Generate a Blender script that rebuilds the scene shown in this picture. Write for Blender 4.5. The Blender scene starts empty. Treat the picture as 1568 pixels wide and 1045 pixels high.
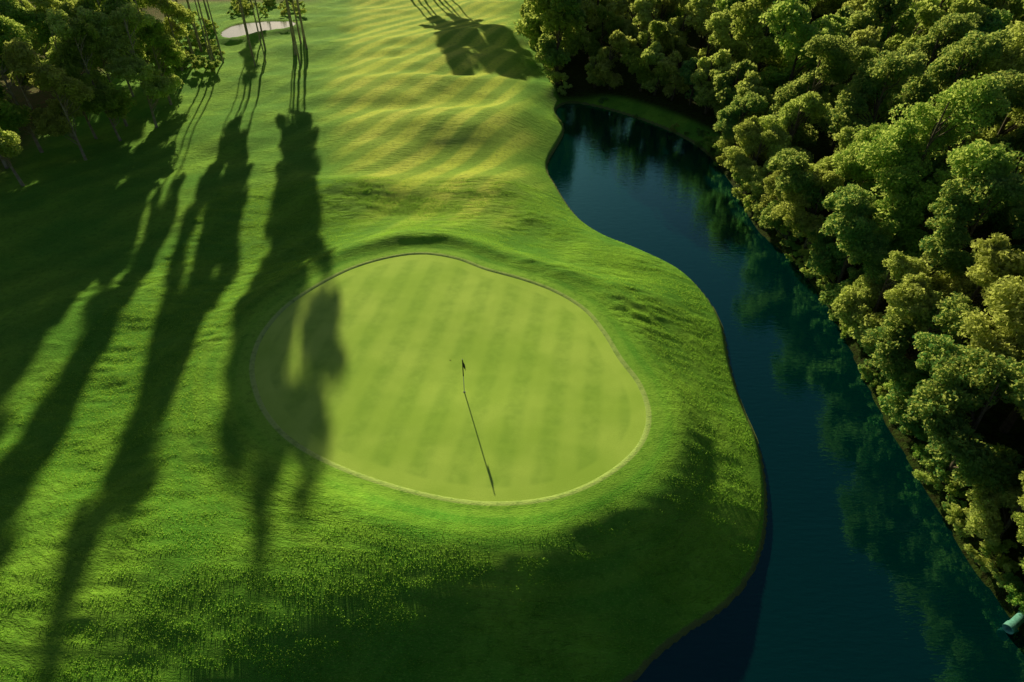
import bpy, math, numpy as np, random
from mathutils import Vector
rng = np.random.default_rng(7); random.seed(7)
sc = bpy.context.scene
WZ=-3.0   # pond level; the putting green is at z = 0
# ------------------------------------------------ site plan, metres
green_pts=[(-16.14,29.28),(-16.78,31.56),(-16.85,34.06),(-16.14,37.00),(-14.51,39.90),(-12.32,42.51),(-9.72,44.07),(-7.13,44.49),(-4.40,43.54),(-1.99,41.82),(0.80,40.37),(3.19,38.72),(5.16,36.42),(6.23,33.69),(6.94,30.89),(7.78,28.36),(7.89,25.81),(7.21,23.77),(5.89,22.12),(4.03,20.73),(2.15,19.90),(0.19,19.54),(-2.07,19.58),(-4.73,20.19),(-7.56,21.24),(-10.25,22.58),(-12.66,24.26),(-14.65,26.52)]
left_w=[(6.22,91.16),(7.01,83.32),(4.19,71.32),(4.77,65.04),(6.36,57.73),(8.52,53.51),(11.76,50.32),(14.61,46.83),(15.87,42.68),(16.10,38.57),(15.39,33.86),(15.03,29.82),(15.01,26.35),(14.35,22.84),(13.30,19.81),(11.91,17.53),(10.14,15.82),(7.99,14.55),(6.27,13.36),(5.11,12.39)]
right_w=[(23.46,15.49),(23.29,18.64),(23.52,22.84),(23.73,27.45),(24.45,33.14),(25.35,40.33),(25.21,48.53),(23.99,54.86),(24.55,65.94),(23.59,77.18),(19.41,85.99),(13.05,93.30),(8.42,95.53)]
pond_pts=left_w+[(1,10.5),(-4,9),(-9,6.5),(-13,0),(-15,-15),(-16,-60),(30,-60),(27,-10),(24.5,5)]+right_w
pond2_pts=[(-57.02,133.19),(-56.92,140.83),(-52.65,144.25),(-47.37,144.95),(-44.54,142.18),(-45.24,137.56),(-49.49,134.41),(-51.70,129.64),(-54.40,128.49)]
copse=[(-50.61,60.89),(-56.15,66.61),(-54.92,71.03),(-48.76,68.97),(-51.35,76.17),(-48.03,75.47),(-49.91,80.87),(-45.56,79.85),(-47.17,88.11),(-53.81,91.18),(-58.92,91.18),(-60.97,86.64),(-64.54,85.21),(-69.94,88.11),(-55.78,101.53),(-63.33,105.42),(-69.63,105.42),(-75.92,105.42),(-52.51,104.62),(-63.73,116.34),(-72.40,118.76),(-80.80,121.26),(-89.50,123.86),(-67.05,77.36),(-59.75,64.74),(-78.44,91.18)]
def smooth_closed(pts,n=8):
    pts=np.array(pts,float); N=len(pts); out=[]
    for i in range(N):
        p0,p1,p2,p3=pts[i-1],pts[i],pts[(i+1)%N],pts[(i+2)%N]
        for k in range(n):
            t=k/n
            out.append(0.5*((2*p1)+(-p0+p2)*t+(2*p0-5*p1+4*p2-p3)*t*t+(-p0+3*p1-3*p2+p3)*t**3))
    return np.array(out)
green_o=smooth_closed(green_pts,8); pond_o=smooth_closed(pond_pts,5); pond2_o=smooth_closed(pond2_pts,4)
def sdf_full(x,y,poly):
    out=np.empty_like(x); a=poly; b=np.roll(poly,-1,0)
    ex=b[:,0]-a[:,0]; ey=b[:,1]-a[:,1]; il=1/(ex*ex+ey*ey+1e-12)
    for s in range(0,len(x),8000):
        X=x[s:s+8000,None]; Y=y[s:s+8000,None]
        wx=X-a[:,0]; wy=Y-a[:,1]
        t=np.clip((wx*ex+wy*ey)*il,0,1)
        d=((wx-ex*t)**2+(wy-ey*t)**2).min(1)**.5
        c=((a[:,1]>Y)!=(b[:,1]>Y))&(X<(ex*wy/(ey+1e-15)+a[:,0]))
        out[s:s+8000]=np.where((c.sum(1)%2)==1,-d,d)
    return out
def sdf(x,y,poly):
    x=np.atleast_1d(np.asarray(x,float)).ravel(); y=np.atleast_1d(np.asarray(y,float)).ravel()
    lo=poly.min(0)-8; hi=poly.max(0)+8
    m=(x>lo[0])&(x<hi[0])&(y>lo[1])&(y<hi[1])
    out=np.empty_like(x); out[m]=sdf_full(x[m],y[m],poly)
    if (~m).any(): out[~m]=sdf_full(x[~m],y[~m],poly[::3])
    return out
def ss(a,b,x):
    t=np.clip((np.asarray(x,float)-a)/(b-a),0,1); return t*t*(3-2*t)
_T=rng.random((256,256))
def vn(x,y,o=0):
    x=x+o*17.3; y=y+o*31.7
    i=np.floor(x).astype(int); j=np.floor(y).astype(int); fx=x-i; fy=y-j
    fx=fx**3*(fx*(fx*6-15)+10); fy=fy**3*(fy*(fy*6-15)+10)
    i0=i%256;i1=(i+1)%256;j0=j%256;j1=(j+1)%256
    return (_T[i0,j0]*(1-fx)+_T[i1,j0]*fx)*(1-fy)+(_T[i0,j1]*(1-fx)+_T[i1,j1]*fx)*fy-0.5
M=[(-6,78,11,5,0.08,1.55),(-16,60,5,3,0.1,1.15),(1.5,60,8,3.2,-0.12,1.25),(-10,97,9,4,0.25,1.3),(6,88,6,4,0,1.3),
   (9.8,36,2.2,4.5,0.35,0.55),(13,52,5,2.7,-0.4,0.7),(-13,112,8,4,0.3,1.0),(-4,130,10,5,0.2,1.3),(-22,45,5,6,0.2,-0.5),
   (-17,22,3,6,0.3,0.35),(-25,95,6,6,0,0.5),(-4,51,7,2.4,.1,.5)]
def height(x,y,sg=None,spd=None,sp2=None,fine=True):
    x=np.atleast_1d(np.asarray(x,float)).ravel(); y=np.atleast_1d(np.asarray(y,float)).ravel()
    if sg is None: sg=sdf(x,y,green_o)
    if spd is None: spd=sdf(x,y,pond_o)
    if sp2 is None: sp2=sdf(x,y,pond2_o)
    front=ss(30,18,y)
    fr2=ss(24,18,y)*ss(-15,-7,x)
    p=-1.2*ss(0.8,11,sg)*(1-front)-0.5*ss(3,14,sg)*front*(1-fr2)
    wx=x+5*vn(x/11,y/9,11); wy=y+3.5*vn(x/10,y/10,12)
    for mx,my,sx,sy,a,hh in M:
        dx=wx-mx;dy=wy-my;ca,sa=math.cos(a),math.sin(a)
        u=dx*ca+dy*sa;v=-dx*sa+dy*ca
        p=p+hh*np.exp(-.5*(u/sx)**2-.5*(v/sy)**2)
    far=ss(2,8,sg)
    p=p+far*(1-.7*fr2)*(1.2*vn(x/16,y/11,1)+0.45*vn(x/6,y/4,2)+0.09*vn(x/2,y/1.4,3))
    p=p+0.42*np.exp(-((sg-2.8)/1.4)**2)*ss(33,41,y)+.25*fr2
    xs=np.interp(y,[0,14,35,60,90,140],[24,24,27,31,9,5])
    right=ss(-2,2,x-xs)
    p=p*(1-right)+right*(-1.6+1.0*vn(x/12,y/12,5)+0.02*np.clip(x-xs,0,200))
    c=WZ+0.22*ss(0,0.25,spd)+(0.40+.07*fr2)*np.clip(spd,0,None)+.10*front*vn(x/4,y/4,6)*ss(0,3,spd)
    k=0.8+0.7*front; hmix=np.clip(0.5+0.5*(c-p)/k,0,1)
    h=c*(1-hmix)+p*hmix-k*hmix*(1-hmix)+.1*front*ss(0,4,spd)
    g=0.10*np.sin(x*0.21+1)+0.012*(y-30)*1.0+0.12*vn(x/7,y/7,8)
    w=ss(0.0,2.6+1.6*ss(3,8,x),sg)
    h=g*(1-w)+h*w
    nearb=ss(70,45,y)*ss(.8,3,sg)*ss(.3,1.5,spd)*(1-.5*fr2)
    h=h+nearb*(.085*vn(x/1.5,y/.6+x*.1,13)+.04*vn(x/.8,y/.42,14))*(.4+1.8*np.clip(vn(x/5,y/5,15)+.3,0,1))
    h=np.where(spd<0,WZ-1.2*ss(0,2.5,-spd)-0.02,h)
    h2=-0.6
    w2=ss(3,0.2,sp2); h=h*(1-w2)+(h2+0.15)*w2
    h=np.where(sp2<0.2,h2+0.15-0.6*ss(0.2,-1,sp2),h)
    return h
# ------------------------------------------------ materials
def newmat(n):
    m=bpy.data.materials.new(n); m.use_nodes=True; nt=m.node_tree; nt.nodes.clear()
    return m,nt
def N(nt,t): return nt.nodes.new(t)
def L(nt,a,b): nt.links.new(a,b)
def math_(nt,op,a,b=None,c=None,clamp=False):
    n=nt.nodes.new('ShaderNodeMath'); n.operation=op; n.use_clamp=clamp
    for i,v in enumerate((a,b,c)):
        if v is None: continue
        if isinstance(v,(int,float)): n.inputs[i].default_value=v
        else: nt.links.new(v,n.inputs[i])
    return n.outputs[0]
def mixc(nt,f,a,b):
    n=nt.nodes.new('ShaderNodeMix'); n.data_type='RGBA'
    for i,v in ((0,f),(6,a),(7,b)):
        if isinstance(v,(int,float)): n.inputs[i].default_value=v
        elif isinstance(v,tuple): n.inputs[i].default_value=(*v,1)
        else: nt.links.new(v,n.inputs[i])
    return n.outputs[2]
def maprange(nt,v,a,b,c=0,d=1):
    n=nt.nodes.new('ShaderNodeMapRange'); n.interpolation_type='SMOOTHSTEP'
    nt.links.new(v,n.inputs[0])
    for i,k in enumerate((a,b,c,d)): n.inputs[i+1].default_value=k
    return n.outputs[0]
def noise(nt,vec,scale,detail=3,rough=.6):
    n=nt.nodes.new('ShaderNodeTexNoise'); n.inputs['Scale'].default_value=scale; n.inputs['Detail'].default_value=detail; n.inputs['Roughness'].default_value=rough
    nt.links.new(vec,n.inputs['Vector']); return n.outputs[0]
def mapping(nt,vec,rot=0,scale=(1,1,1)):
    n=nt.nodes.new('ShaderNodeMapping'); n.inputs['Rotation'].default_value=(0,0,rot); n.inputs['Scale'].default_value=scale
    nt.links.new(vec,n.inputs['Vector']); return n.outputs[0]
def attr(nt,name):
    n=nt.nodes.new('ShaderNodeAttribute'); n.attribute_name=name; return n.outputs['Fac']
def turf(nt,col,bump,sheen=.3):
    b=N(nt,'ShaderNodeBsdfPrincipled'); b.inputs['Roughness'].default_value=.9; b.inputs['Specular IOR Level'].default_value=.05
    b.inputs['Sheen Roughness'].default_value=.4; b.inputs['Sheen Tint'].default_value=(.85,.95,.25,1)
    if isinstance(sheen,float): b.inputs['Sheen Weight'].default_value=sheen
    else: L(nt,sheen,b.inputs['Sheen Weight'])
    L(nt,col,b.inputs['Base Color']); L(nt,bump,b.inputs['Normal'])
    o=N(nt,'ShaderNodeOutputMaterial'); L(nt,b.outputs[0],o.inputs[0])
def ground_mat():
    m,nt=newmat('grass_ground')
    geo=N(nt,'ShaderNodeNewGeometry').outputs['Position']
    sg=attr(nt,'sdg'); spd=attr(nt,'sdp'); fw=attr(nt,'fairway'); wood=attr(nt,'wood'); stripe=attr(nt,'stripe')
    sepp=N(nt,'ShaderNodeSeparateXYZ'); L(nt,geo,sepp.inputs[0])
    n1=noise(nt,geo,0.12,3); n2=noise(nt,geo,2.2,3,.7); n3=noise(nt,mapping(nt,geo,0.1,(1,2.2,1)),8,3,.8)
    col=mixc(nt,maprange(nt,n1,.35,.65),(.155,.46,.045),(.32,.64,.06))
    fcol=mixc(nt,maprange(nt,n1,.35,.65),(.76,.92,.10),(.87,.96,.15))
    fcol=mixc(nt,math_(nt,'MULTIPLY',stripe,.82),fcol,(.21,.49,.045))
    col=mixc(nt,math_(nt,'MULTIPLY',math_(nt,'SUBTRACT',1.0,fw),math_(nt,'MULTIPLY',stripe,.34)),col,(.08,.29,.025))
    col=mixc(nt,fw,col,fcol)
    ring=math_(nt,'SINE',math_(nt,'MULTIPLY',sg,4.6))
    nsg=math_(nt,'MULTIPLY',sg,-1.0)
    rmask=maprange(nt,nsg,-7.0,-4.0)
    col=mixc(nt,math_(nt,'MULTIPLY',rmask,math_(nt,'MULTIPLY',maprange(nt,ring,-.6,.6),.26)),col,(.42,.72,.07))
    col=mixc(nt,math_(nt,'MULTIPLY',maprange(nt,nsg,-.95,-.8),.35),col,(.36,.64,.08))
    edge=math_(nt,'MULTIPLY',maprange(nt,nsg,-.16,-.08),.7)
    col=mixc(nt,edge,col,(.6,.72,.25))
    col=mixc(nt,math_(nt,'MULTIPLY',maprange(nt,n2,.45,.75),.5),col,(.07,.25,.02))
    col=mixc(nt,math_(nt,'MULTIPLY',maprange(nt,n3,.5,.8),.7),col,(.60,.84,.15))
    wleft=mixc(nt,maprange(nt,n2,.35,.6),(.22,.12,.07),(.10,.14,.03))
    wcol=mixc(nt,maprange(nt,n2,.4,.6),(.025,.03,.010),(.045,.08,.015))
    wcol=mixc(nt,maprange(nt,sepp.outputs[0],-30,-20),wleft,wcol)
    sh_=math_(nt,'ADD',spd,math_(nt,'MULTIPLY',n2,.25))
    shore=math_(nt,'MULTIPLY',maprange(nt,math_(nt,'MULTIPLY',sh_,-1.0),-.36,-.24),.8)
    col=mixc(nt,shore,col,(.22,.21,.10))
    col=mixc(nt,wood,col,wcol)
    cmb=N(nt,'ShaderNodeCombineXYZ'); L(nt,math_(nt,'MULTIPLY',sepp.outputs[0],.6),cmb.inputs[0]); L(nt,math_(nt,'MULTIPLY',sepp.outputs[1],1.5),cmb.inputs[1]); L(nt,math_(nt,'MULTIPLY',sg,1.7),cmb.inputs[2])
    r1=noise(nt,cmb.outputs[0],1.3,3,.62)
    r2=noise(nt,mapping(nt,geo,-.1,(1,1.9,1)),7,3,.75)
    patch=maprange(nt,n1,.40,.60,.6,1.5)
    amt=maprange(nt,sg,.6,3.0,.08,1)
    amt=math_(nt,'MULTIPLY',amt,math_(nt,'SUBTRACT',1.0,math_(nt,'MULTIPLY',fw,.55)))
    a1=math_(nt,'MULTIPLY',amt,patch)
    hgt=math_(nt,'ADD',math_(nt,'MULTIPLY',math_(nt,'MULTIPLY',r1,.34),a1),math_(nt,'MULTIPLY',math_(nt,'MULTIPLY',r2,.17),math_(nt,'ADD',amt,.12)))
    bp=N(nt,'ShaderNodeBump'); bp.inputs['Strength'].default_value=1; bp.inputs['Distance'].default_value=1
    L(nt,hgt,bp.inputs['Height']); turf(nt,col,bp.outputs[0],math_(nt,'ADD',math_(nt,'MULTIPLY',fw,.3),.1)); return m
def green_mat():
    m,nt=newmat('putting_turf')
    geo=N(nt,'ShaderNodeNewGeometry').outputs['Position']
    sg=attr(nt,'sdg')
    sep=N(nt,'ShaderNodeSeparateXYZ'); L(nt,mapping(nt,geo,.16),sep.inputs[0])
    n0=noise(nt,geo,.8,2)
    wx=math_(nt,'SINE',math_(nt,'ADD',math_(nt,'MULTIPLY',sep.outputs[0],2.9),n0))
    wy=math_(nt,'SINE',math_(nt,'ADD',math_(nt,'MULTIPLY',sep.outputs[1],2.5),n0))
    n1=noise(nt,geo,.18,3); n2=noise(nt,geo,30,2,.7); n4=noise(nt,geo,1.3,3)
    c=mixc(nt,maprange(nt,n1,.35,.65),(.49,.75,.11),(.64,.88,.16))
    s=math_(nt,'ADD',math_(nt,'MULTIPLY',maprange(nt,wx,-.8,.8),.28),math_(nt,'MULTIPLY',maprange(nt,wy,-.8,.8),.07))
    inner=maprange(nt,math_(nt,'MULTIPLY',sg,-1.0),.9,1.2)
    s=math_(nt,'MULTIPLY',s,maprange(nt,n4,.3,.7,.6,1.3))
    c=mixc(nt,math_(nt,'MULTIPLY',s,inner),c,(.22,.47,.06))
    c=mixc(nt,math_(nt,'MULTIPLY',maprange(nt,n2,.4,.7),.3),c,(.33,.54,.06))
    bp=N(nt,'ShaderNodeBump'); bp.inputs['Strength'].default_value=1; bp.inputs['Distance'].default_value=.012
    L(nt,n2,bp.inputs['Height']); turf(nt,c,bp.outputs[0],.1); return m
def water_mat(name,gc,dc):
    m,nt=newmat(name)
    geo=N(nt,'ShaderNodeNewGeometry').outputs['Position']
    d=N(nt,'ShaderNodeBsdfDiffuse'); d.inputs['Color'].default_value=(*dc,1)
    g=N(nt,'ShaderNodeBsdfGlossy'); g.inputs['Roughness'].default_value=.02; g.inputs['Color'].default_value=(*gc,1)
    r=noise(nt,mapping(nt,geo,.1,(.6,2.2,1)),2.2,2,.55)
    bp=N(nt,'ShaderNodeBump'); bp.inputs['Strength'].default_value=1; bp.inputs['Distance'].default_value=.013
    L(nt,r,bp.inputs['Height'])
    f=N(nt,'ShaderNodeFresnel'); f.inputs['IOR'].default_value=1.6
    for q in (d,g,f): L(nt,bp.outputs[0],q.inputs['Normal'])
    mx=N(nt,'ShaderNodeMixShader'); L(nt,math_(nt,'MULTIPLY',f.outputs[0],1.7,clamp=True),mx.inputs[0]); L(nt,d.outputs[0],mx.inputs[1]); L(nt,g.outputs[0],mx.inputs[2])
    o=N(nt,'ShaderNodeOutputMaterial'); L(nt,mx.outputs[0],o.inputs[0]); return m
def leaf_mat(name,c1,c2,tr=.5,tc=(.88,.94,.25),vv=.4):
    m,nt=newmat(name)
    oi=N(nt,'ShaderNodeObjectInfo').outputs['Random']; tint=attr(nt,'tint')
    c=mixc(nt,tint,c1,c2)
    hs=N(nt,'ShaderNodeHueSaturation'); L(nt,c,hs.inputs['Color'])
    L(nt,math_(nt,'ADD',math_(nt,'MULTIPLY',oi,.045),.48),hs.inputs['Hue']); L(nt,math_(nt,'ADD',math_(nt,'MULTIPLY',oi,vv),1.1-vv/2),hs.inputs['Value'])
    b=N(nt,'ShaderNodeBsdfDiffuse'); t=N(nt,'ShaderNodeBsdfTranslucent'); L(nt,hs.outputs[0],b.inputs['Color'])
    L(nt,mixc(nt,.66,hs.outputs[0],tc),t.inputs['Color'])
    mx=N(nt,'ShaderNodeMixShader'); mx.inputs[0].default_value=tr; L(nt,b.outputs[0],mx.inputs[1]); L(nt,t.outputs[0],mx.inputs[2])
    o=N(nt,'ShaderNodeOutputMaterial'); L(nt,mx.outputs[0],o.inputs[0]); return m
def simple_mat(name,c,r=.6,c2=None,sc_=8):
    m,nt=newmat(name); b=N(nt,'ShaderNodeBsdfPrincipled'); b.inputs['Roughness'].default_value=r
    tc=N(nt,'ShaderNodeTexCoord').outputs['Object']; n=noise(nt,tc,sc_,2)
    L(nt,mixc(nt,maprange(nt,n,.35,.65),c,c2 or tuple(v*.7 for v in c)),b.inputs['Base Color'])
    o=N(nt,'ShaderNodeOutputMaterial'); L(nt,b.outputs[0],o.inputs[0]); return m
MG=ground_mat(); MP=green_mat(); MW=water_mat('pond_water',(.34,.95,.98),(.0,.022,.026)); MW2=water_mat('small_pond_water',(.75,.80,.82),(.03,.04,.04))
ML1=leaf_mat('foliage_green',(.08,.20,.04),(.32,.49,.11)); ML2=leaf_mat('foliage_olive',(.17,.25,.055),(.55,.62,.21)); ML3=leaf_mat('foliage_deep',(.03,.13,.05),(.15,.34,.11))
MGR=leaf_mat('rough_blades',(.13,.38,.03),(.38,.65,.08),.5,(.60,.86,.14),0.0)
MB=simple_mat('bark',(.13,.10,.07),.9,(.06,.045,.035)); MBL=simple_mat('sunlit_tone_bark',(.40,.34,.26),.85,(.24,.19,.14),2)  # second bark: sunlight painted into its lighter colour, for the backlit slim and tall trunks
def mesh_np(name,verts,quads,mats,fm=None,smooth=False,attrs=None):
    me=bpy.data.meshes.new(name); nv=len(verts); nf=len(quads); k=quads.shape[1]
    me.vertices.add(nv); me.vertices.foreach_set('co',np.asarray(verts,np.float32).ravel())
    me.loops.add(nf*k); me.loops.foreach_set('vertex_index',quads.astype(np.int32).ravel())
    me.polygons.add(nf); me.polygons.foreach_set('loop_start',np.arange(0,nf*k,k,dtype=np.int32))
    me.polygons.foreach_set('loop_total',np.full(nf,k,np.int32))
    for m in mats: me.materials.append(m)
    if fm is not None: me.polygons.foreach_set('material_index',fm.astype(np.int32))
    me.polygons.foreach_set('use_smooth',np.full(nf,smooth))
    me.update(calc_edges=True)
    for an,av in (attrs or {}).items():
        a=me.attributes.new(an,'FLOAT','POINT'); a.data.foreach_set('value',np.asarray(av,np.float32))
    return me
def obj(name,me,loc=(0,0,0),parent=None):
    o=bpy.data.objects.new(name,me); o.location=loc; sc.collection.objects.link(o)
    if parent: o.parent=parent
    return o
# ------------------------------------------------ terrain
def axis(lo,hi,s0,gl,gh,lim_lo,lim_hi):
    out=list(np.arange(lo,hi,s0)); x=out[-1]; s=s0
    while x<lim_hi: s+=s*gh; x+=s; out.append(x)
    x=out[0]; s=s0; pre=[]
    while x>lim_lo: s+=s*gl; x-=s; pre.append(x)
    return np.array(pre[::-1]+out)
xs=axis(-24,19,.15,.02,.025,-1500,1500); ys=axis(9,44,.15,.06,.0125,-1500,1600)
GX,GY=np.meshgrid(xs,ys); X=GX.ravel(); Y=GY.ravel()
SG=sdf(X,Y,green_o); SP=sdf(X,Y,pond_o); S2=sdf(X,Y,pond2_o)
Z=height(X,Y,SG,SP,S2)
Z=Z+0.05-0.20*ss(-0.05,-0.5,SG)
fwx=np.interp(Y,[40,60,80,120,170,260],[-7,-8,-11,-15,-20,-24]); fww=np.interp(Y,[40,60,80,170],[5,8,12,19])
fair=ss(46,60,Y)*(1-ss(-3.5,3.5,np.abs(X-fwx)-fww+3*vn(X/6,Y/6,25)))*(1-ss(240,320,Y))
phs=(X*.915-Y*.405)*1.5+1.4*np.sin(Y/17)+.9*np.sin(X/9)+1.5*vn(X/14,Y/14,21)
stripe=ss(-.6,.6,np.sin(phs))*(.65+.5*(vn(X/9,Y/9,22)+.5))
xsr=np.interp(Y,[-60,12,22,37,60,78,88,93,110,170],[10,14,18.5,20,17,14,11,7,5.5,3.5])
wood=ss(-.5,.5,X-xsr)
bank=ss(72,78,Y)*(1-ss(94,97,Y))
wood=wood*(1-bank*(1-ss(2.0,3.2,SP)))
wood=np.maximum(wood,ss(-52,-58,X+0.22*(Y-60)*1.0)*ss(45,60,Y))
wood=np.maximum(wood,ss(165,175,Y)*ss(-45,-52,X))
nx,ny=len(xs),len(ys); idx=np.arange(nx*ny).reshape(ny,nx)
Q=np.stack([idx[:-1,:-1],idx[:-1,1:],idx[1:,1:],idx[1:,:-1]],-1).reshape(-1,4)
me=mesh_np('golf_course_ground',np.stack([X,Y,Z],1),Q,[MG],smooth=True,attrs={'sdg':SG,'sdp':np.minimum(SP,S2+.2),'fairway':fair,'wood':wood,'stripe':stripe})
obj('golf_course_ground',me)
# longer grass blades standing in the rough round the green, one mesh
gr=np.random.default_rng(5); nb=520000
bx=gr.uniform(-30,17,nb); by=9+ (gr.random(nb)**1.2)*52
keep=(vn(bx/1.3,by/.42,31)+.6*vn(bx/3.5,by/3,32)+gr.normal(0,.10,nb))>-.04
bx=bx[keep];by=by[keep]; g1=sdf(bx,by,green_o); keep=g1>.9; bx=bx[keep];by=by[keep];g1=g1[keep]
p1=sdf(bx,by,pond_o); keep=p1>.35; bx=bx[keep];by=by[keep];g1=g1[keep];p1=p1[keep]
bz=height(bx,by,g1,p1,np.full_like(bx,99.))+.03; m=len(bx)
hh_=gr.uniform(.035,.115,m)*(.45+.55*ss(.9,4,g1)); th=gr.uniform(0,math.pi,m); wd=gr.uniform(.012,.034,m)
tx=gr.normal(0,.4,m)*hh_; ty=gr.normal(-.1,.4,m)*hh_
B=np.stack([np.stack([bx-np.cos(th)*wd,by-np.sin(th)*wd,bz],1),np.stack([bx+np.cos(th)*wd,by+np.sin(th)*wd,bz],1),np.stack([bx+tx,by+ty,bz+hh_],1)],1).reshape(-1,3)
obj('rough_grass',mesh_np('rough_grass',B,np.arange(3*m).reshape(m,3),[MGR],attrs={'tint':np.repeat(np.clip(gr.normal(.5,.25,m)+.6*vn(bx/8,by/6,33),0,1),3)}))
cx,cy=green_o.mean(0); R=90; n=len(green_o)
rs=np.linspace(0.004,1,R)
base=green_o-[cx,cy]; ln=np.linalg.norm(base,axis=1,keepdims=True); outp=base*(1+0.12/ln)
V=(outp[None]*rs[:,None,None]).reshape(-1,2)+[cx,cy]
sgv=sdf(V[:,0],V[:,1],green_o)
zz=height(V[:,0],V[:,1],np.minimum(sgv,0))
idx=np.arange(R*n).reshape(R,n); nxt=np.roll(idx,-1,1)
Q=np.stack([idx[:-1],idx[1:],nxt[1:],nxt[:-1]],-1).reshape(-1,4)
area=0.5*np.sum(green_o[:,0]*np.roll(green_o[:,1],-1)-np.roll(green_o[:,0],-1)*green_o[:,1])
if area<0: Q=Q[:,::-1]
me=mesh_np('putting_green',np.column_stack([V,zz]),Q,[MP],smooth=True,attrs={'sdg':sgv}); obj('putting_green',me)
def ngon(name,pts,z,mat):
    me=bpy.data.meshes.new(name); me.from_pydata([(a,b,z) for a,b in pts],[],[list(range(len(pts)))]); me.materials.append(mat); return obj(name,me)
def grow(poly,d):
    t=np.roll(poly,-1,0)-np.roll(poly,1,0); nn=np.stack([t[:,1],-t[:,0]],1); nn/=np.linalg.norm(nn,axis=1,keepdims=True)+1e-9
    area=0.5*np.sum(poly[:,0]*np.roll(poly[:,1],-1)-np.roll(poly[:,0],-1)*poly[:,1])
    q=poly+nn*d*(1 if area>0 else -1)
    return q if area>0 else q[::-1]
ngon('pond_water',grow(pond_o,.25),WZ+.03,MW); ngon('small_pond_water',grow(pond2_o,.3),-0.6,MW2)
# ------------------------------------------------ trees
def tube(pts,rad,sides=7):
    pts=np.array(pts,float); n=len(pts); V=[];ang=np.linspace(0,2*math.pi,sides,endpoint=False)
    for i in range(n):
        d=pts[min(i+1,n-1)]-pts[max(i-1,0)]; d/=np.linalg.norm(d)+1e-9
        a=np.cross(d,[1,0,0]) if abs(d[0])<.8 else np.cross(d,[0,1,0]); a/=np.linalg.norm(a); b=np.cross(d,a)
        V.append(pts[i]+rad[i]*(np.cos(ang)[:,None]*a+np.sin(ang)[:,None]*b))
    V=np.concatenate(V); idx=np.arange(n*sides).reshape(n,sides); nx_=np.roll(idx,-1,1)
    Q=np.stack([idx[:-1],nx_[:-1],nx_[1:],idx[1:]],-1).reshape(-1,4); return V,Q
def make_tree(name,h,cr,base,seed,leafm,npuff=26,lpp=1200,ls=.17,tr=.2,flat=1.0,trunk=True,bark=None):
    r=np.random.default_rng(seed); V=[];Q=[];off=0;FM=[];T=[]
    def add(v,q,fm,t):
        nonlocal off
        V.append(v);Q.append(q+off);off+=len(v);FM.append(np.full(len(q),fm));T.append(t)
    cz=h*base+ (h*(1-base))*.5; rz=h*(1-base)*.5
    tp=[np.array([0,0,-.6])]
    wob=r.normal(0,.02*h,2)
    for i in range(1,7):
        f=i/6; tp.append(np.array([wob[0]*math.sin(f*2.4),wob[1]*math.sin(f*3),h*.88*f]))
    if trunk: add(*tube(tp,[tr*1.35]+[tr*(1-.8*i/6) for i in range(1,7)],8),1,np.zeros(8*7))
    tpa=np.array(tp)
    for k in range(npuff):
        th=k*2.399+r.uniform(-.4,.4); zf=-.88+1.84*((k*.618+r.uniform(-.1,.1))%1.0)
        rad=math.sqrt(max(0,1-zf*zf*.85))*r.uniform(.35,.86)
        pr=cr*r.uniform(.22,.42)
        c=np.array([math.cos(th)*rad*cr*r.uniform(.8,1.1),math.sin(th)*rad*cr,cz+zf*(rz-pr*.5)])
        tz=min(max(c[2]-cr*.55,h*base*.75),h*.84); f=tz/(h*.88)
        s=np.array([np.interp(tz,tpa[:,2],tpa[:,j]) for j in range(3)])
        mid=(s+c)/2+r.normal(0,.12,3)*cr*.5
        if trunk: add(*tube([s,mid,c],[tr*.38*(1.1-f*.6),tr*.22,tr*.06],5),1,np.zeros(15))
        nsub=10; d=r.normal(size=(nsub,3)); d[:,2]=d[:,2]*.7+.25; d/=np.linalg.norm(d,axis=1,keepdims=True)
        sub=c+d*pr*.68*np.array([1,1,.8*flat])*r.uniform(.7,1.15,(nsub,1)); m=int(lpp*(pr/(cr*.33))**2)
        w=r.integers(0,nsub,m); nd=r.normal(size=(m,3)); nd[:,2]+=.35; nd/=np.linalg.norm(nd,axis=1,keepdims=True)
        sr=r.uniform(.3,.55,nsub)[w]
        pos=sub[w]+nd*(pr*sr*r.uniform(.5,1.12,m)**.6)[:,None]*np.array([1,1,.85*flat])
        nn=nd*.7+r.normal(size=(m,3))*.75+np.array([0,0,.35]); nn/=np.linalg.norm(nn,axis=1,keepdims=True)
        a=np.cross(nn,r.normal(size=(m,3))); a/=np.linalg.norm(a,axis=1,keepdims=True)+1e-9; b=np.cross(nn,a)
        s1=ls*r.uniform(.6,1.25,m)[:,None]; s2=s1*.55
        q=np.stack([pos-a*s1*.6,pos+b*s2*.6,pos+a*s1*.6,pos-b*s2*.6],1).reshape(-1,3)
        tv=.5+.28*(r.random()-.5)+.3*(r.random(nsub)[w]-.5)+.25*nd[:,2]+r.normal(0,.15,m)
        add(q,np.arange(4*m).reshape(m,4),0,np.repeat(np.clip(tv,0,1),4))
    V=np.concatenate(V);Q=np.concatenate(Q);FM=np.concatenate(FM);T=np.concatenate(T)
    return mesh_np(name,V,Q,[leafm,bark or MB],FM,False,{'tint':T})
spec=[(12,3.9,.15,ML2),(10.5,3.6,.1,ML1),(13,4.1,.15,ML1),(9,3.4,.04,ML3),(12,3.6,.15,ML3),(8,3.1,.03,ML2)]
protos=[make_tree('broadleaf_tree_mesh_%d'%i,h,cr,b,20+i,lm,npuff=34,lpp=950,ls=.21,tr=.2) for i,(h,cr,b,lm) in enumerate(spec)]
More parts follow.
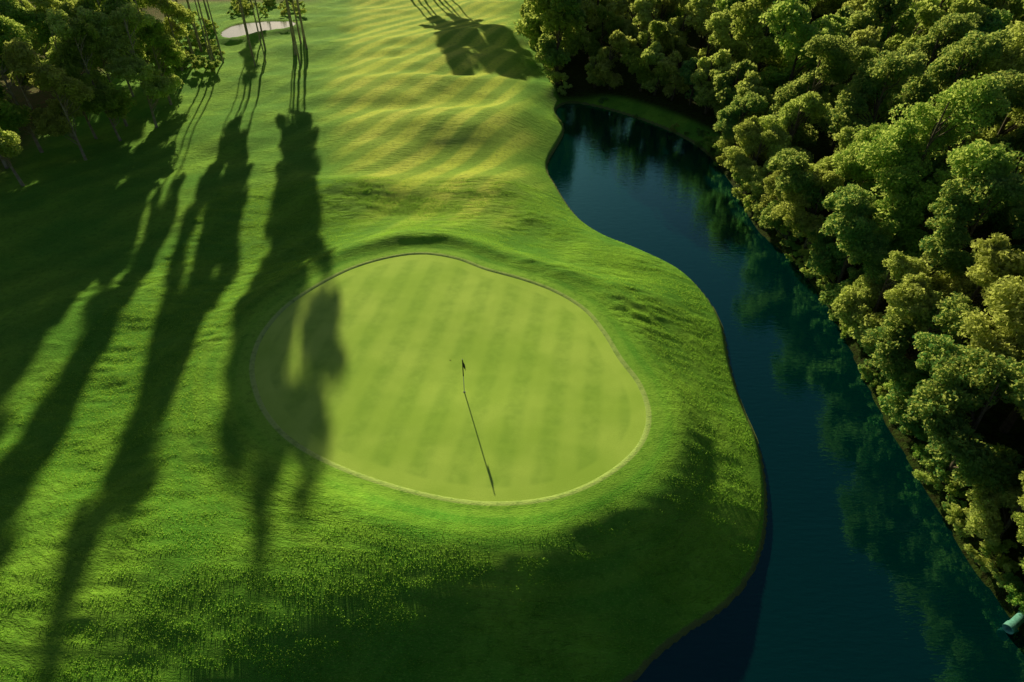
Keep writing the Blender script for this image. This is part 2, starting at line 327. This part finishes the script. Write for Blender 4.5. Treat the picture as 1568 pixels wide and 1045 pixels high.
farp=[make_tree('forest_tree_mesh_%d'%i,h,cr,b,120+i,lm,npuff=26,lpp=330,ls=.40,tr=.2) for i,(h,cr,b,lm) in enumerate(spec)]
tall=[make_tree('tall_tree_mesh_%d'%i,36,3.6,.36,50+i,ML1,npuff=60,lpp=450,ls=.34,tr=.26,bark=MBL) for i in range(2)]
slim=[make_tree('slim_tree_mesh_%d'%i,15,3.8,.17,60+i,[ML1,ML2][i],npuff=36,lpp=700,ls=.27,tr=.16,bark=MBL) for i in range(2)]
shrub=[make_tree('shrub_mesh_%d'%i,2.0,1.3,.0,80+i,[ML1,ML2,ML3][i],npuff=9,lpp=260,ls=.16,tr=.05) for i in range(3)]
def put(name,me,x,y,s=1,parent=None,dz=0,rz=None,sxy=1,tilt=.04):
    z=float(height([x],[y])[0])+dz
    o=obj(name,me,(x,y,z),parent); o.rotation_euler=(random.uniform(-tilt,tilt),random.uniform(-tilt,tilt),random.uniform(0,6.28) if rz is None else rz)
    o.scale=(s*sxy*random.uniform(.92,1.08),s*sxy*random.uniform(.92,1.08),s*random.uniform(.97,1.05)); return o
forest=bpy.data.objects.new('distant_forest',None); sc.collection.objects.link(forest)
pts=[]; cells={}
def try_add(x,y,d,ms):
    i,j=int(x//6.5),int(y//6.5)
    for a in (-1,0,1):
        for b in (-1,0,1):
            for q in cells.get((i+a,j+b),()):
                if (q[0]-x)**2+(q[1]-y)**2<ms*ms: return
    cells.setdefault((i,j),[]).append((x,y)); pts.append((x,y,d))
rp=np.array(right_w); rp=np.vstack([[26.5,-4],[25,4],[24.2,9],rp])
for i in range(len(rp)-1):
    a,b=rp[i],rp[i+1]; ln_=np.linalg.norm(b-a); n_=max(1,int(ln_/1.0)); t_=(b-a)/ln_; nrm=np.array([t_[1],-t_[0]])
    for k in range(n_):
        q0=a+(b-a)*((k+random.random())/n_)
        p=q0+nrm*(random.uniform(.5,1.6) if q0[1]<74 else random.uniform(4.5,6))
        try_add(p[0],p[1],1.0,2.7)
rr=np.random.default_rng(3)
C=np.column_stack([rr.uniform(0,170,22000),rr.uniform(-5,205,22000)])
edge=np.interp(C[:,1],[-5,14,35,60,90,95,110,140,240],[24,22,20,20,9,6.5,5.5,4,3])
C=C[(C[:,0]>edge)&(C[:,0]<C[:,1]*.82+26)]
sd=sdf(C[:,0],C[:,1],pond_o); kp=sd>np.where((C[:,1]>73)&(C[:,1]<98),5.5,2.5); C=C[kp]; sd=sd[kp]
for (x,y),d in zip(C,sd): try_add(x,y,d,3.3 if d<6 else (4.9 if y<85 else 5.7))
for x,y,d in pts:
    if d<2: k=random.choice([3,5,5,3,1]); s=random.uniform(.6,1.0)
    else: k=random.choice([0,0,1,2,2,4,3,5]); s=random.uniform(.78,1.32)
    if y<72 and x<60: put('broadleaf_tree',protos[k],x,y,s)
    else: put('forest_tree',farp[k],x,y,s*1.05,forest)
bs=bpy.data.objects.new('bank_shrubs',None); sc.collection.objects.link(bs)
for i in range(len(rp)-1):
    a,b=rp[i],rp[i+1]; n_=int(np.linalg.norm(b-a)/.7)+1
    for k in range(n_):
        p=a+(b-a)*((k+random.random())/n_)+np.array([random.uniform(-.1,1.4),random.uniform(-.3,.8)])
        if p[1]>76 and random.random()<.7: continue
        if sdf([p[0]],[p[1]],pond_o)[0]>-.2: put('shrub',random.choice(shrub),p[0],p[1],random.uniform(.4,1.0)*(1 if p[1]<76 else .6),bs)
for i in range(26):
    y=97+i*2.4; put('shrub',random.choice(shrub),float(np.interp(y,[92,110,160],[8,5.6,3.6]))+random.uniform(-1,.8),y,random.uniform(.9,1.9),bs)
for x,y in copse: put('slim_tree',random.choice(slim),x,y,random.uniform(.85,1.1))
for c,y,sxy,s in [(-5.6,121,.68,1.01),(-7.6,118,.66,1.0),(-6.8,112,.6,.78),(-8.0,127,.62,.98),(-6.2,130,.68,1.0),(-6.6,124,.7,.88),(-13.0,120,.52,1.0),(-15.0,116,.52,1.05),(-14.2,126,.5,.95),(-15.9,122,.4,1.0),(-14.2,110,.45,.8),(-12.6,113,.4,.8),
        (-19.7,112,.48,1.08),(-21.7,114,.55,1.1),(-24.0,110,.7,1.1),(-27.0,112,.8,1.1),(-20.6,106,.45,1.0),(-29.8,108,.8,.95),(-24.5,120,.75,1.12),
        (20.5,176,1.3,.72),(24,181,1.4,.72),(27.5,176,1.3,.68),(31,184,1.3,.72),(22,188,1.4,.8),(26,190,1.4,.8),(29,186,1.4,.78)]:
    put('tall_tree',random.choice(tall),c-.26*y,y,s,sxy=sxy,tilt=.012)
for x,y in [(-66,150),(-58,165),(-80,150)]:
    put('tall_tree',random.choice(tall),x,y,random.uniform(.6,.7))
ub=bpy.data.objects.new('copse_undergrowth',None); sc.collection.objects.link(ub)
for i in range(85):
    if i<55: y=random.uniform(103,141); x=random.uniform(-63,-45)-(y-103)*.42
    else: y=random.uniform(150,174); x=random.uniform(-62,-45)-(y-150)*.3
    put('shrub',random.choice(shrub),x,y,random.uniform(.6,1.5),ub)
# ------------------------------------------------ flagstick
def flagstick():
    x,y=-2.86,27.77; z=float(height([x],[y])[0])
    e=bpy.data.objects.new('golf_flagstick',None); e.location=(x,y,z); sc.collection.objects.link(e)
    white=simple_mat('white_paint',(.8,.8,.78),.4,(.75,.75,.73)); dark=simple_mat('flag_cloth',(.02,.025,.04),.8,(.015,.02,.03)); hole=simple_mat('cup_plastic',(.02,.02,.02),.5)
    v,q=tube([(0,0,-.1),(0,0,1.2),(0,0,2.5)],[.032,.028,.02],12); obj('pole',mesh_np('pole',v,q,[white],smooth=True),parent=e)
    v,q=tube([(0,0,1.25),(0,0,1.9),(0,0,2.49)],[.0315,.030,.026],12); obj('dark_band',mesh_np('band',v,q,[dark],smooth=True),parent=e)
    v,q=tube([(0,0,2.48),(0,0,2.52),(0,0,2.55)],[.02,.035,.004],12); obj('finial',mesh_np('finial',v,q,[white],smooth=True),parent=e)
    n=14;V=[]
    for i in range(n+1):
        f=i/n; yy=math.sin(f*7)*.05*f
        for j in range(5):
            g=j/4; V.append((.02+f*.16,-yy-f*.24,2.46-g*(.48*(1-.3*f))-f*.30))
    V=np.array(V); idx=np.arange((n+1)*5).reshape(n+1,5)
    Q=np.stack([idx[:-1,:-1],idx[1:,:-1],idx[1:,1:],idx[:-1,1:]],-1).reshape(-1,4); obj('flag',mesh_np('flag',V,Q,[dark],smooth=True),parent=e)
    v,q=tube([(0,0,.012),(0,0,.014),(0,0,.015)],[.001,.06,.075],20); obj('hole_cup',mesh_np('cup',v,q,[hole]),parent=e)
flagstick()
pm=simple_mat('painted_pipe',(.16,.42,.42),.5,(.10,.30,.30))
v1,q1=tube([(0,0,0),(.28,.16,.02),(.30,.17,.02),(1.9,1.1,.10)],[.24,.24,.20,.20],20)
v2,q2=tube([(1.9,1.1,.10),(.02,.01,.0),(0,0,0)],[.15,.15,.24],20)
obj('drain_pipe',mesh_np('drain_pipe',np.vstack([v1,v2]),np.vstack([q1,q2+len(v1)]),[pm],smooth=True),(22.7,14.6,-2.7))
# ------------------------------------------------ light and camera
el=math.radians(17.7); az=math.atan2(-.252,.968)
Ld=Vector((math.sin(az)*math.cos(el),math.cos(az)*math.cos(el),math.sin(el)))
sun=bpy.data.lights.new('sun','SUN'); sun.energy=5; sun.angle=math.radians(.5); sun.color=(1,.92,.50)
so=bpy.data.objects.new('sun',sun); so.rotation_euler=Ld.to_track_quat('Z','Y').to_euler(); sc.collection.objects.link(so)
w=bpy.data.worlds.new('World'); sc.world=w; w.use_nodes=True; nt=w.node_tree
sky=nt.nodes.new('ShaderNodeTexSky'); sky.sky_type='NISHITA'; sky.sun_disc=False; sky.sun_elevation=el; sky.sun_rotation=az
nt.links.new(sky.outputs[0],nt.nodes['Background'].inputs[0]); nt.nodes['Background'].inputs[1].default_value=.035
cam=bpy.data.cameras.new('camera'); cam.sensor_width=36; cam.lens=21.81; cam.clip_end=5000
co=bpy.data.objects.new('camera',cam); co.location=(0,0,25); co.rotation_euler=(math.radians(52.7),0,0); sc.collection.objects.link(co); sc.camera=co
sc.view_settings.view_transform='Standard'; sc.view_settings.look='None'; sc.view_settings.exposure=0
